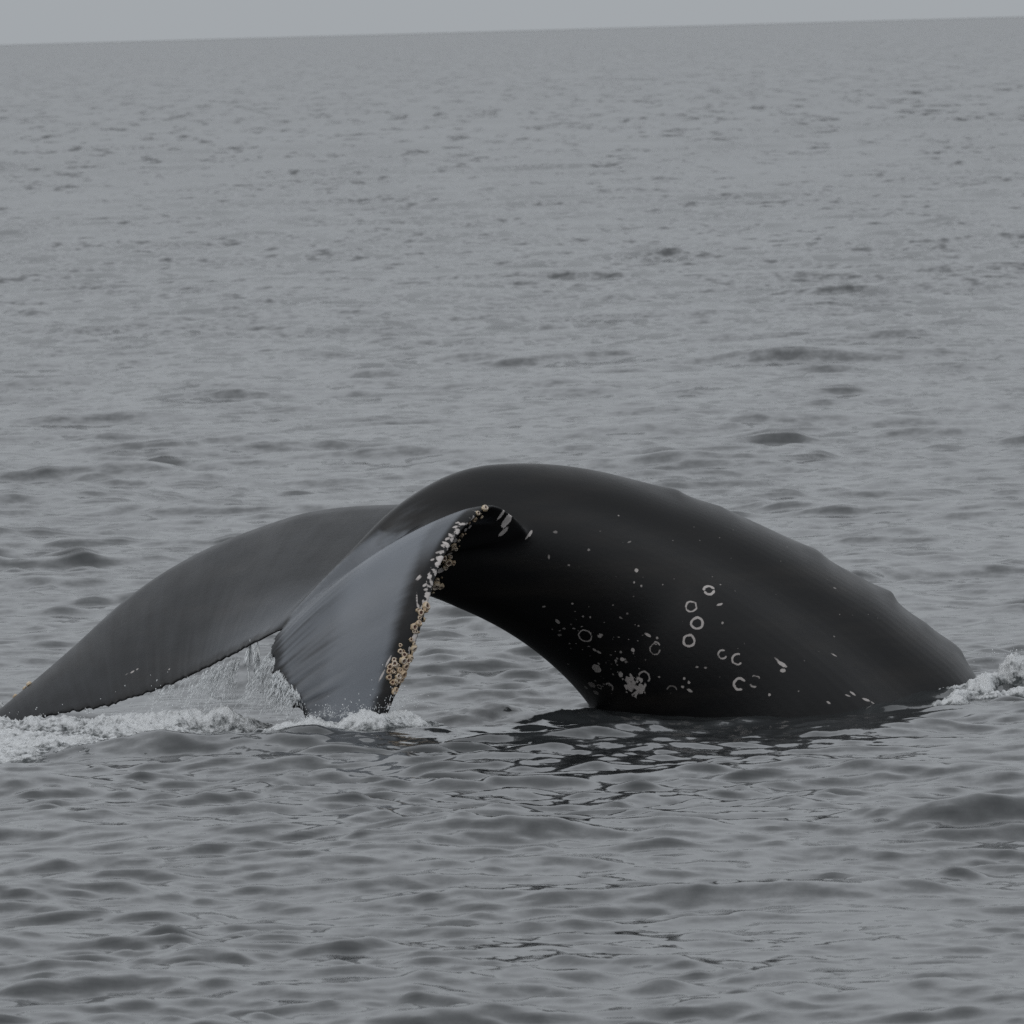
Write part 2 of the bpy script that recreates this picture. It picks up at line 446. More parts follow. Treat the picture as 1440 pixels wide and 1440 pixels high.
# blend the flukes into the stock: smooth hard close to the root, hardly at the edges
root_w = np.where(fl_d < 0.4, np.exp(-(np.maximum(fl_s-0.16, 0)/0.07)**2), 0.0)*(1-sstep(.22, .4, fl_d))
root_w *= np.maximum(sstep(0.10, 0.10+.12, fl_u), 1-sstep(.10, .17, fl_s))*sstep(0.0, 0.08, 1-fl_u)
for k in range(6): root_w = lap(root_w[:, None], ed, nv)[:, 0]
act = np.where(root_w > 0.01)[0]
am = np.zeros(nv, bool); am[act] = True
es = ed[am[ed].any(1)]; ids = np.unique(es); rm = -np.ones(nv, int); rm[ids] = np.arange(len(ids))
es = rm[es]; Q = P[ids]; wq = root_w[ids][:, None]
for k in range(70): Q = Q+0.9*wq*(lap(Q, es, len(ids))-Q)
P[ids] = Q
kq = quads
body_me = mesh_np('body', P, [kq])
Nrm = np.empty(len(P)*3, np.float32); body_me.vertices.foreach_get('normal', Nrm); Nrm = Nrm.reshape(-1, 3)
bvh = BVHTree.FromPolygons([tuple(p) for p in P], [tuple(q) for q in kq.tolist()])


# ------------------------------------------------------------------ skin: scars, grey fluke backs and pale marks
# ring scars: centre x y z, radius, line half width, arc from, to (degrees), strength
RINGS = [
    (0.412, 0.401, 0.414, 0.040, 0.007, 0, 360, 0.800),
    (1.040, 0.269, 0.576, 0.031, 0.008, 0, 360, 1),
    (1.071, 0.242, 0.480, 0.033, 0.012, 0, 360, 1),
    (1.022, 0.234, 0.377, 0.033, 0.011, 0, 360, 1),
    (1.149, 0.324, 0.667, 0.031, 0.013, 20, 170, 1),
    (1.149, 0.324, 0.667, 0.029, 0.013, 200, 350, 1),
    (1.216, 0.210, 0.293, 0.025, 0.008, 60, 330, 0.900),
    (1.303, 0.209, 0.262, 0.031, 0.009, 60, 310, 1),
    (1.312, 0.200, 0.115, 0.033, 0.012, 30, 290, 1),
    (1.404, 0.200, 0.133, 0.029, 0.007, 20, 120, 0.700),
    (1.396, 0.198, 0.117, 0.021, 0.009, 190, 300, 0.800),
    (0.820, 0.292, 0.329, 0.031, 0.006, 70, 350, 0.600),
    (0.821, 0.290, 0.342, 0.031, 0.008, 20, 90, 0.800),
    (0.548, 0.539, 0.098, 0.025, 0.008, -60, 140, 0.600),
    (0.754, 0.355, 0.163, 0.034, 0.009, -50, 160, 0.700),
    (0.914, 0.293, 0.078, 0.033, 0.007, 20, 160, 0.350),
    (0.490, 0.597, 0.096, 0.015, 0.006, 0, 360, 0.450),
]
# pale spots: centre x y z, half axes, tilt, strength
SPOTS = [
    (0.475, 0.510, 0.211, 0.029, 0.029, 0, 0.750),
    (0.444, 0.633, 0.107, 0.027, 0.021, 0, 0.450),
    (0.468, 0.658, 0.058, 0.021, 0.015, 0, 0.400),
    (0.616, 0.440, 0.174, 0.017, 0.013, 40, 0.800),
    (0.627, 0.392, 0.269, 0.013, 0.012, 0, 0.900),
    (0.691, 0.345, 0.325, 0.012, 0.011, 0, 0.900),
    (0.724, 0.311, 0.797, 0.011, 0.011, 0, 1),
    (0.709, 0.297, 0.727, 0.006, 0.006, 0, 0.800),
    (0.751, 0.298, 0.704, 0.005, 0.008, 0, 0.800),
    (1.209, 0.287, 0.583, 0.019, 0.007, 15, 0.900),
    (0.781, 0.299, 0.414, 0.021, 0.008, -30, 0.900),
    (1.567, 0.236, 0.223, 0.031, 0.011, -35, 1),
    (1.538, 0.238, 0.249, 0.021, 0.005, -45, 0.700),
    (1.570, 0.226, 0.186, 0.017, 0.011, 0, 0.900),
    (1.880, 0.422, 0.258, 0.017, 0.005, -40, 0.800),
    (1.980, 0.316, 0.034, 0.021, 0.007, -40, 0.900),
    (1.949, 0.289, 0.024, 0.017, 0.005, -25, 0.800),
    (2.060, 0.348, -0.008, 0.025, 0.008, -22, 0.900),
    (2.102, 0.366, -0.031, 0.017, 0.005, -40, 0.700),
    (1.833, 0.223, -0.010, 0.013, 0.006, -35, 0.900),
    (1.486, 0.193, 0.048, 0.008, 0.008, 0, 0.900),
    (1.222, 0.244, 0.476, 0.007, 0.008, 0, 0.700),
    (1.886, 0.524, 0.361, 0.006, 0.005, 0, 0.400),
    (0.987, 0.250, 0.154, 0.008, 0.008, 0, 0.800),
    (1.015, 0.246, 0.129, 0.008, 0.008, 0, 0.800),
    (1.018, 0.253, 0.082, 0.017, 0.008, -30, 0.800),
    (0.977, 0.262, 0.104, 0.010, 0.008, 0, 0.800),
    (1.114, 0.216, 0.216, 0.010, 0.005, 0, 0.600),
    (1.064, 0.224, 0.221, 0.010, 0.005, 0, 0.600),
    (0.251, 0.390, 0.503, 0.010, 0.019, 30, 0.700),
    (0.465, 0.434, 0.326, 0.013, 0.007, -45, 0.700),
    (0.490, 0.432, 0.313, 0.015, 0.007, -35, 0.700),
    (0.496, 0.377, 0.408, 0.013, 0.008, -35, 0.700),
    (0.288, 0.411, 0.459, 0.010, 0.005, 0, 0.600),
    (0.346, 0.395, 0.458, 0.009, 0.005, 0, 0.600),
    (0.173, 0.343, 0.596, 0.010, 0.006, 10, 0.600),
    (0.410, 0.699, 0.087, 0.013, 0.013, 0, 0.400),
    (0.616, 0.438, 0.178, 0.008, 0.017, 0, 0.700),
    (0.326, 0.270, 0.840, 0.008, 0.006, 0, 0.400),
    (0.446, 0.294, 0.927, 0.009, 0.007, 0, 0.500),
    (0.252, 0.279, 1.038, 0.013, 0.008, 0, 0.400),
    (0.210, 0.252, 0.894, 0.006, 0.013, 0, 0.500),
    (0.688, 0.384, 0.962, 0.013, 0.005, 20, 0.400),
    (0.261, 0.450, 0.419, 0.013, 0.008, 10, 0.500),
    (1.218, 0.378, 0.695, 0.005, 0.005, 0, 0.600),
    (0.630, 0.490, 1.114, 0.006, 0.004, 0, 0.600),
    (1.904, 0.733, 0.636, 0.010, 0.005, -30, 0.500),
    (0.563, 0.439, 0.239, 0.005, 0.003, -40, 0.310),
    (0.432, 0.434, 0.348, 0.008, 0.004, 0, 0.420),
    (0.589, 0.421, 0.247, 0.004, 0.004, 0, 0.660),
    (0.600, 0.443, 0.191, 0.006, 0.005, 0, 0.340),
    (0.371, 0.396, 0.445, 0.005, 0.003, 20, 0.430),
    (0.835, 0.283, 0.396, 0.008, 0.007, -40, 0.710),
    (0.262, 0.428, 0.446, 0.007, 0.005, 20, 0.490),
    (0.512, 0.532, 0.150, 0.004, 0.003, -40, 0.340),
    (0.327, 0.494, 0.335, 0.006, 0.004, -30, 0.330),
    (0.751, 0.307, 0.414, 0.005, 0.003, 20, 0.640),
    (0.465, 0.583, 0.135, 0.008, 0.004, -40, 0.620),
    (0.515, 0.556, 0.114, 0.007, 0.004, -30, 0.430),
    (0.702, 0.350, 0.287, 0.003, 0.003, 0, 0.630),
    (0.586, 0.389, 0.317, 0.004, 0.004, 20, 0.690),
    (0.724, 0.305, 0.469, 0.003, 0.003, 20, 0.430),
    (0.552, 0.529, 0.107, 0.004, 0.003, 0, 0.320),
    (0.685, 0.431, 0.084, 0.005, 0.003, -40, 0.500),
    (0.598, 0.404, 0.274, 0.007, 0.005, -30, 0.570),
    (0.357, 0.454, 0.366, 0.005, 0.002, 0, 0.650),
    (0.439, 0.471, 0.291, 0.005, 0.003, 20, 0.500),
    (0.459, 0.375, 0.435, 0.004, 0.002, -40, 0.410),
    (0.559, 0.459, 0.208, 0.004, 0.004, -30, 0.450),
    (0.667, 0.335, 0.389, 0.004, 0.003, -40, 0.520),
    (0.647, 0.388, 0.252, 0.007, 0.007, -30, 0.450),
    (0.402, 0.344, 0.531, 0.006, 0.006, -30, 0.590),
    (0.509, 0.369, 0.417, 0.008, 0.007, -40, 0.690),
    (0.511, 0.571, 0.101, 0.004, 0.003, -30, 0.650),
    (0.728, 0.304, 0.469, 0.005, 0.004, 20, 0.720),
    (0.560, 0.410, 0.295, 0.008, 0.004, 0, 0.350),
    (0.663, 0.302, 0.543, 0.007, 0.006, -30, 0.370),
    (0.330, 0.383, 0.484, 0.006, 0.005, 20, 0.310),
    (0.764, 0.325, 0.265, 0.005, 0.005, -30, 0.320),
    (0.841, 0.308, 0.163, 0.007, 0.005, 0, 0.670),
    (0.726, 0.357, 0.214, 0.005, 0.004, 0, 0.470),
    (0.580, 0.301, 0.596, 0.005, 0.003, 0, 0.530),
    (0.265, 0.761, 0.180, 0.007, 0.004, -30, 0.590),
    (0.721, 0.321, 0.380, 0.004, 0.003, 0, 0.690),
    (0.597, 0.423, 0.234, 0.005, 0.004, -40, 0.620),
    (0.694, 0.349, 0.304, 0.006, 0.004, 20, 0.540),
    (0.394, 0.464, 0.330, 0.004, 0.003, -30, 0.740),
    (0.393, 0.375, 0.470, 0.006, 0.004, 20, 0.650),
    (0.220, 0.434, 0.455, 0.005, 0.004, 20, 0.480),
    (0.548, 0.532, 0.107, 0.008, 0.005, 20, 0.340),
    (0.731, 0.392, 0.098, 0.004, 0.004, 0, 0.390),
    (0.628, 0.311, 0.518, 0.007, 0.004, -30, 0.450),
    (0.488, 0.479, 0.242, 0.007, 0.006, -40, 0.660),
    (0.703, 0.292, 0.643, 0.004, 0.003, 20, 0.600),
    (0.619, 0.377, 0.312, 0.008, 0.008, -30, 0.590),
    (0.444, 0.338, 0.526, 0.006, 0.006, 0, 0.680),
    (0.437, 0.317, 0.590, 0.004, 0.003, -30, 0.440),
    (0.571, 0.470, 0.177, 0.006, 0.006, 20, 0.530),
    (0.691, 0.342, 0.334, 0.005, 0.004, 0, 0.380),
    (0.319, 0.471, 0.366, 0.006, 0.004, 20, 0.580),
    (0.589, 0.414, 0.260, 0.008, 0.008, 0, 0.570),
    (0.530, 0.452, 0.247, 0.004, 0.003, 20, 0.700),
    (0.575, 0.361, 0.390, 0.004, 0.003, -40, 0.370),
    (0.620, 0.311, 0.522, 0.006, 0.006, 0, 0.310),
    (0.560, 0.556, 0.058, 0.004, 0.004, -40, 0.350),
    (1.011, 0.246, 0.137, 0.004, 0.004, -30, 0.630),
    (0.341, 0.320, 0.610, 0.007, 0.006, 0, 0.610),
    (0.527, 0.334, 0.494, 0.005, 0.003, 0, 0.520),
    (0.644, 0.384, 0.269, 0.007, 0.005, 20, 0.540),
    (0.499, 0.531, 0.163, 0.004, 0.002, -40, 0.430),
    (0.500, 0.369, 0.421, 0.007, 0.004, -40, 0.680),
    (0.609, 0.347, 0.403, 0.006, 0.004, -30, 0.700),
    (0.308, 0.611, 0.235, 0.007, 0.006, 20, 0.450),
    (0.645, 0.432, 0.148, 0.004, 0.003, 0, 0.440),
    (0.357, 0.338, 0.562, 0.006, 0.003, -30, 0.420),
    (0.707, 0.307, 0.474, 0.004, 0.004, 0, 0.660),
    (0.656, 0.382, 0.256, 0.005, 0.002, -40, 0.570),
    (0.946, 0.514, 0.957, 0.005, 0.003, 20, 0.450),
    (1.656, 1.098, 0.921, 0.005, 0.003, 20, 0.470),
    (1.631, 0.832, 0.884, 0.005, 0.005, 20, 0.450),
    (0.385, 0.276, 0.829, 0.003, 0.003, 20, 0.490),
    (0.251, 0.546, 0.325, 0.003, 0.002, 20, 0.420),
    (1.860, 0.754, 0.687, 0.004, 0.003, -40, 0.250),
    (1.226, 0.608, 0.961, 0.004, 0.003, 20, 0.410),
    (1.787, 0.378, 0.284, 0.004, 0.002, -40, 0.340),
    (1.080, 0.245, 0.030, 0.003, 0.003, 20, 0.480),
    (1.031, 0.229, 0.264, 0.003, 0.002, -40, 0.210),
    (0.761, 0.307, 0.754, 0.005, 0.003, 0, 0.230),
    (2.003, 0.659, 0.477, 0.003, 0.002, 0, 0.370),
    (0.650, 0.366, 0.960, 0.004, 0.002, 0, 0.290),
    (1.348, 0.229, 0.352, 0.005, 0.003, -40, 0.470),
    (1.699, 0.288, 0.237, 0.005, 0.004, 0, 0.210),
    (0.877, 0.310, 0.709, 0.005, 0.004, 0, 0.500),
    (0.547, 0.435, 0.260, 0.003, 0.001, -40, 0.410),
    (1.196, 0.208, 0.160, 0.005, 0.003, 20, 0.360),
    (1.305, 0.387, 0.655, 0.005, 0.004, -40, 0.250),
    (0.945, 0.331, 0.739, 0.004, 0.003, 20, 0.400),
    (0.988, 0.253, 0.490, 0.003, 0.002, 0, 0.260),
    (1.309, 0.696, 1.001, 0.003, 0.002, 20, 0.420),
    (2.098, 0.716, 0.475, 0.003, 0.002, 20, 0.440),
    (0.546, 0.623, -0.005, 0.004, 0.003, -40, 0.330),
    (0.517, 0.366, 1.031, 0.005, 0.004, 0, 0.260),
    (0.881, 0.270, 0.429, 0.003, 0.001, -40, 0.490),
    (1.289, 0.547, 0.840, 0.004, 0.003, 20, 0.210),
    (1.547, 0.513, 0.620, 0.003, 0.003, 20, 0.210),
    (0.601, 0.292, 0.764, 0.004, 0.002, 20, 0.310),
    (1.658, 0.208, 0.063, 0.005, 0.004, 20, 0.480),
    (0.747, 0.297, 0.705, 0.004, 0.003, 0, 0.370),
    (1.926, 0.626, 0.485, 0.005, 0.003, 20, 0.380),
    (0.906, 0.301, 0.065, 0.005, 0.002, 20, 0.240),
    (0.580, 0.355, 0.403, 0.003, 0.003, 0, 0.260),
    (1.173, 0.402, 0.742, 0.005, 0.004, -40, 0.290),
    (1.076, 0.611, 1.029, 0.004, 0.004, 0, 0.220),
    (1.107, 0.566, 0.950, 0.004, 0.004, 0, 0.260),
    (1.586, 0.663, 0.809, 0.003, 0.003, 20, 0.480),
    (0.360, 0.360, 0.514, 0.004, 0.002, -40, 0.350),
    (1.309, 0.218, 0.324, 0.003, 0.002, -40, 0.470),
    (2.153, 0.737, 0.451, 0.004, 0.003, -40, 0.380),
    (-0.031, 0.097, 1.122, 0.025, 0.050, -25, 1.150),
    (-0.063, 0.048, 1.159, 0.010, 0.038, -25, 0.900),
    (-0.053, 0.121, 1.055, 0.013, 0.038, -42, 0.700),
    (0.105, 0.231, 1.036, 0.008, 0.021, -35, 0.800),
    (0.088, 0.218, 1.021, 0.005, 0.021, -35, 0.600),
    (-0.422, -0.419, 0.934, 0.025, 0.019, 20, 1.200),
    (-0.435, -0.439, 0.910, 0.025, 0.012, 10, 1.100),
    (-0.427, 0.116, 0.839, 0.029, 0.015, 20, 1.200),
    (-0.493, -0.549, 0.727, 0.025, 0.017, 35, 1.200),
    (-0.481, 0.304, 0.672, 0.017, 0.025, 0, 1.100),
    (-0.510, -0.574, 0.696, 0.017, 0.008, 20, 0.900),
    (-0.581, -0.671, 0.505, 0.025, 0.012, 50, 1.100),
    (-0.590, -0.678, 0.489, 0.012, 0.016, 0, 1),
    (-0.556, -0.518, 0.835, 0.005, 0.021, -40, 0.800),
    (-0.567, -0.586, 0.715, 0.004, 0.033, -5, 0.800),
    (-0.560, -0.604, 0.674, 0.006, 0.016, 10, 0.700),
    (-0.490, -0.503, 0.836, 0.017, 0.009, 35, 0.900),
    (-0.520, -0.537, 0.789, 0.014, 0.007, 30, 0.800),
    (-0.513, -0.547, 0.765, 0.012, 0.007, 10, 0.800),
    (-0.471, -0.439, 0.932, 0.012, 0.006, 20, 0.700),
    (-0.741, -0.745, 0.365, 0.005, 0.037, -30, 0.900),
    (-0.780, -0.768, 0.285, 0.005, 0.037, -30, 0.800),
    (-0.548, -0.520, 0.831, 0.004, 0.017, -40, 0.600),
    (-0.293, -0.228, 1.124, 0.021, 0.007, 0, 0.800),
    (-0.335, -0.255, 1.110, 0.017, 0.007, 20, 0.800),
    (-0.315, -0.272, 1.073, 0.019, 0.007, 10, 0.900),
    (-0.274, -0.020, 1.080, 0.008, 0.015, 20, 0.800),
    (-0.361, -0.306, 1.063, 0.017, 0.008, -60, 0.800),
    (-0.338, 0.006, 1.018, 0.013, 0.017, 20, 0.900),
    (-0.391, -0.351, 1.021, 0.021, 0.008, -30, 0.900),
    (-0.379, -0.356, 1.004, 0.017, 0.008, 10, 0.800),
    (-0.248, -0.021, 1.096, 0.008, 0.015, 0, 0.800),
    (-0.322, -0.228, 1.133, 0.012, 0.005, 15, 0.700),
    (-0.374, 0.089, 0.935, 0.017, 0.007, 30, 0.700),
    (-0.442, -0.403, 0.971, 0.012, 0.006, 20, 0.600),
    (-2.265, 0.298, 0.280, 0.015, 0.007, 35, 0.600),
    (-2.235, 0.286, 0.296, 0.009, 0.006, 20, 0.500),
    (-2.040, 0.106, 0.302, 0.007, 0.006, 0, 0.600),
    (-2.300, 0.314, 0.267, 0.010, 0.004, 50, 0.300),
]
PATCH = [
    (0.698, 0.410, 0.110, 0.071, 0.063, 0.900),
]
BARN = [
    (-0.158, -0.084, 1.205, 0.025, 0.000),
    (-0.180, -0.038, 1.154, 0.015, 1.000),
    (-0.222, -0.064, 1.144, 0.017, 1.000),
    (-0.352, 0.026, 0.988, 0.025, 0.000),
    (-0.384, 0.111, 0.884, 0.033, 0.000),
    (-0.409, 0.089, 0.911, 0.021, 2.000),
    (-0.464, 0.169, 0.754, 0.029, 0.000),
    (-0.435, 0.189, 0.743, 0.025, 0.000),
    (-0.515, -0.587, 0.668, 0.029, 0.000),
    (-0.545, -0.618, 0.633, 0.027, 0.000),
    (-0.533, -0.619, 0.595, 0.019, 2.000),
    (-0.559, -0.645, 0.573, 0.026, 0.000),
    (-0.588, -0.663, 0.554, 0.023, 0.000),
    (-0.606, -0.687, 0.482, 0.020, 2.000),
    (-0.595, -0.683, 0.431, 0.024, 2.000),
    (-0.605, -0.690, 0.407, 0.021, 0.000),
    (-0.670, -0.720, 0.419, 0.023, 0.000),
    (-0.617, -0.700, 0.379, 0.029, 2.000),
    (-0.659, -0.727, 0.366, 0.025, 0.000),
    (-0.704, -0.743, 0.347, 0.029, 1.000),
    (-0.730, -0.751, 0.332, 0.021, 1.000),
    (-0.643, -0.719, 0.332, 0.029, 2.000),
    (-0.677, -0.740, 0.309, 0.025, 2.000),
    (-0.633, -0.703, 0.336, 0.021, 2.000),
    (-0.738, -0.757, 0.308, 0.019, 0.000),
    (-0.739, -0.765, 0.271, 0.021, 0.000),
    (-0.661, -0.731, 0.287, 0.025, 2.000),
    (-0.686, -0.748, 0.273, 0.025, 0.000),
    (-0.720, -0.765, 0.242, 0.023, 0.000),
    (-0.691, -0.751, 0.248, 0.021, 2.000),
    (-0.670, -0.736, 0.255, 0.021, 2.000),
    (-0.687, -0.725, 0.234, 0.021, 0.000),
    (-0.704, -0.760, 0.199, 0.021, 0.000),
    (-0.714, -0.767, 0.186, 0.019, 2.000),
    (-0.651, -0.709, 0.302, 0.021, 0.000),
    (-0.630, -0.711, 0.360, 0.021, 0.000),
    (-0.646, -0.717, 0.398, 0.019, 2.000),
    (-0.591, -0.681, 0.457, 0.016, 2.000),
    (-0.617, -0.697, 0.369, 0.019, 0.000),
    (-0.714, -0.754, 0.303, 0.019, 2.000),
    (-0.649, -0.713, 0.296, 0.017, 2.000),
    (-0.675, -0.723, 0.248, 0.017, 0.000),
    (-0.708, -0.738, 0.372, 0.016, 0.000),
    (-0.520, -0.596, 0.648, 0.019, 2.000),
    (-0.554, -0.632, 0.605, 0.016, 2.000),
    (-0.576, -0.664, 0.529, 0.017, 2.000),
    (-0.371, 0.102, 0.918, 0.017, 2.000),
    (-0.336, 0.057, 0.965, 0.015, 2.000),
    (-0.200, -0.134, 1.180, 0.016, 2.000),
    (-0.478, 0.225, 0.705, 0.016, 2.000),
    (-0.450, 0.146, 0.784, 0.017, 2.000),
    (-0.402, 0.118, 0.855, 0.017, 2.000),
    (-0.252, -0.058, 1.123, 0.012, 1.000),
    (-0.296, -0.001, 1.051, 0.013, 2.000),
    (-0.318, 0.020, 1.017, 0.013, 1.000),
    (-2.903, 0.896, 0.185, 0.019, 1.000),
    (-2.931, 0.892, 0.163, 0.017, 1.000),
    (-2.989, 0.891, 0.116, 0.019, 1.000),
]
kdv = KDTree(len(P))
for i, p in enumerate(P.tolist()): kdv.insert(p, i)
kdv.balance()
mark = np.full(len(P), -0.03); tone = np.zeros(len(P))
def frame(n):
    n = np.asarray(n, float); e1 = np.cross([0, 0, 1.0], n)
    e1 = e1/(np.linalg.norm(e1)+1e-9); e1 = e1 if e1[0] > 0 else -e1
    e2 = np.cross(n, e1); e2 = e2 if e2[2] > 0 else -e2
    return e1, e2
def near_pts(c, r):
    h = kdv.find_range(Vector(c), r); i = np.array([q[1] for q in h], int)
    i0 = kdv.find(Vector(c))[1]; e1, e2 = frame(Nrm[i0])
    if not len(i): return None
    i = i[(Nrm[i] @ Nrm[i0]) > 0.2]
    dv = P[i]-np.array(c)
    return i, dv @ e1, dv @ e2
def put(i, f, s):
    better = f > mark[i]
    tone[i] = np.where(better, s, tone[i]); mark[i] = np.where(better, f, mark[i])
for x, y, z, r, w, a0, a1, s in RINGS:
    q = near_pts((x, y, z), r*1.6+0.03)
    if q is None: continue
    i, u, v = q
    dist = np.hypot(u, v); an = np.degrees(np.arctan2(v, u))
    wob = 1+0.12*perlin(np.cos(np.radians(an))*1.5+x*9, np.sin(np.radians(an))*1.5, z*7)
    wv = w*(1+0.45*perlin(np.cos(np.radians(an))*1.8+z*9, np.sin(np.radians(an))*1.8, x*7))
    f = wv*0.5+0.0015-np.abs(dist-r*wob)
    if a1-a0 < 359:
        mid, hw = (a0+a1)/2, (a1-a0)/2
        da = np.abs((an-mid+180) % 360-180)
        f = f-np.maximum(0, da-hw)/57.3*r
    put(i, f, s)
for x, y, z, rx, ry, tl, s in SPOTS:
    q = near_pts((x, y, z), max(rx, ry)*1.5+0.025)
    if q is None or not len(q[0]): continue
    i, u, v = q
    c, n_ = math.cos(R(tl)), math.sin(R(tl))
    a, b_ = (u*c+v*n_)/rx, (-u*n_+v*c)/ry
    e = np.hypot(a, b_)
    f = (1-e)*min(rx, ry)+0.001+0.25*min(rx, ry)*perlin(u*160+x*31, v*160, z*20)
    put(i, np.clip(f, -0.03, 0.02), s)
for x, y, z, rx, ry, s in PATCH:
    q = near_pts((x, y, z), rx*1.8)
    i, u, v = q
    e = np.hypot(u/rx, v/ry)
    f = 0.012*(fbm(u*36+3, v*36, 1.0, 3, 9)+0.22)-0.02*np.maximum(0, e-0.85)
    put(i, np.clip(f, -0.03, 0.02), s)
tone = np.where(P[:, 0] > 0.12, tone*0.72, tone)
tone = np.maximum(tone, lap(tone[:, None], ed, len(P))[:, 0])
# barnacle-scarred leading edge of the near fluke
edge = (fl_id == 0) & (fl_d < 0.16) & (fl_u < 0.2)
i = np.where(edge)[0]
le_n = sstep(0.13, 0.03, fl_u[i])*sstep(.26, .36, fl_s[i])
f = 0.010*(fbm(P[i, 0]*42, P[i, 1]*42, P[i, 2]*30, 3, 14)-0.12)-0.03*(1-le_n)
put(i, np.clip(f, -0.03, 0.02), np.full(len(i), 0.75))
attr(body_me, 'mark', mark*100.0); attr(body_me, 'tone', tone)

# grey tone in the skin colour on the backs of the flukes, feathered along the chord
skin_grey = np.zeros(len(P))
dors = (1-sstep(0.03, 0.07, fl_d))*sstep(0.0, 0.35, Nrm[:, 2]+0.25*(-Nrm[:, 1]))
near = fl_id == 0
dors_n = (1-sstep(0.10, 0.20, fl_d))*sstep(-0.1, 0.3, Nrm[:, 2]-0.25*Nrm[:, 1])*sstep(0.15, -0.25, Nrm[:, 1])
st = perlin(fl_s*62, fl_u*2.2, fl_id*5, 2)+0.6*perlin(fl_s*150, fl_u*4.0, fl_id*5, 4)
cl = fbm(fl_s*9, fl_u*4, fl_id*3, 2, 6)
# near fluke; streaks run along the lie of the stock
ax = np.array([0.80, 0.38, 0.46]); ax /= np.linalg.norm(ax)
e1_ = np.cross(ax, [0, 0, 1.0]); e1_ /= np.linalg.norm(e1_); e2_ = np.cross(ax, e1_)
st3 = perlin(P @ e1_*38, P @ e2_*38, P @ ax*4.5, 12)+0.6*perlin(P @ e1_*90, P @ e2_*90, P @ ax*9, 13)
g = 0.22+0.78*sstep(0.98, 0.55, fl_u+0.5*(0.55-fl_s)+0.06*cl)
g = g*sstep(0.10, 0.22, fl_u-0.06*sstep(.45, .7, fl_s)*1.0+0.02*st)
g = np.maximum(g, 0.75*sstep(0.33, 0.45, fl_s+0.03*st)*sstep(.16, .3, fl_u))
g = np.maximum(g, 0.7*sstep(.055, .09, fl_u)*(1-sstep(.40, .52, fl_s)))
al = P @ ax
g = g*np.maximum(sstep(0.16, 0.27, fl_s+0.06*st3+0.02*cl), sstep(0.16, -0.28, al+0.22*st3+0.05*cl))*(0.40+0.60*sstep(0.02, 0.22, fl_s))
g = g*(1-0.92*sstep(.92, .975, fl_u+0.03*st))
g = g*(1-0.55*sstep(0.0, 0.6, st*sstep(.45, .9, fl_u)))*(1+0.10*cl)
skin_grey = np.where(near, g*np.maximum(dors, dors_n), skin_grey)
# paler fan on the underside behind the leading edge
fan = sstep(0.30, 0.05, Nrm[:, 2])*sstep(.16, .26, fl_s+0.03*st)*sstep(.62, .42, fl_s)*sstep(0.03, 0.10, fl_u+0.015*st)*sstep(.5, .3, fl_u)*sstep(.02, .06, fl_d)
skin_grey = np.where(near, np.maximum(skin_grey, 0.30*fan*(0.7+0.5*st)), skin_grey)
# far fluke; sheen along the valley by the ridge painted in as lighter grey
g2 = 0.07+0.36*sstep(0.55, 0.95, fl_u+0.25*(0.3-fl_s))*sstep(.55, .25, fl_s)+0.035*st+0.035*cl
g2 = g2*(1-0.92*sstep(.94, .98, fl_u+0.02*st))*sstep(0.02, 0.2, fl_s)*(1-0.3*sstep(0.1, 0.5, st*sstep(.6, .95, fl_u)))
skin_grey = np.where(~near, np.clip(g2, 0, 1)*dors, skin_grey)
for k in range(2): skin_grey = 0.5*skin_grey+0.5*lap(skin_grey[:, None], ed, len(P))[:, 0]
attr(body_me, 'fluke_grey', skin_grey)  # grey of both fluke backs, the far fluke's painted sheen included

m, t, b = new_mat('whale_skin')
co = N(t, 'ShaderNodeTexCoord').outputs['Object']
blot = noise(t, 2.2, 4, co, 0.6)
base = mix_col(t, blot, (0.0030, 0.0031, 0.0036), (0.0075, 0.0075, 0.008))
smp = N(t, 'ShaderNodeMapping'); smp.inputs['Rotation'].default_value = (0, R(-38), 0); smp.inputs['Scale'].default_value = (0.7, 2.0, 7.0)
t.links.new(co, smp.inputs[0])
strk = N(t, 'ShaderNodeMapRange'); strk.inputs[1].default_value = 0.48; strk.inputs[2].default_value = 0.75
t.links.new(noise(t, 1.0, 5, smp.outputs[0], 0.6), strk.inputs[0])
base = mix_col(t, strk.outputs[0], base, (0.0125, 0.0112, 0.0102))
base = mix_col(t, attr_node(t, 'fluke_grey'), base, (0.148, 0.161, 0.181))
fine = noise(t, 140, 3, co)
mk = math_node(t, 'ADD', attr_node(t, 'mark'), math_node(t, 'MULTIPLY', math_node(t, 'SUBTRACT', fine, 0.5), 0.35))
mr = N(t, 'ShaderNodeMapRange', interpolation_type='SMOOTHSTEP'); mr.inputs[1].default_value = -0.10; mr.inputs[2].default_value = 0.22
t.links.new(mk, mr.inputs[0])
mk = math_node(t, 'MULTIPLY', mr.outputs[0], attr_node(t, 'tone'), True)
pale = mix_col(t, noise(t, 30, 2, co), (0.48, 0.44, 0.42), (0.64, 0.60, 0.58))
base = mix_col(t, mk, base, pale)
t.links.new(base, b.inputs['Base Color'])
rgh = math_node(t, 'MULTIPLY_ADD', noise(t, 6, 4, co), 0.22)
rgh.node.inputs[2].default_value = 0.27
t.links.new(rgh, b.inputs['Roughness'])
setin(b, IOR=1.34)
mp = N(t, 'ShaderNodeMapping'); mp.inputs['Scale'].default_value = (1.0, 1.0, 1.0); t.links.new(co, mp.inputs[0])
t.links.new(bump(t, noise(t, 45, 4, mp.outputs[0], 0.6), 0.25, 0.004), b.inputs['Normal'])

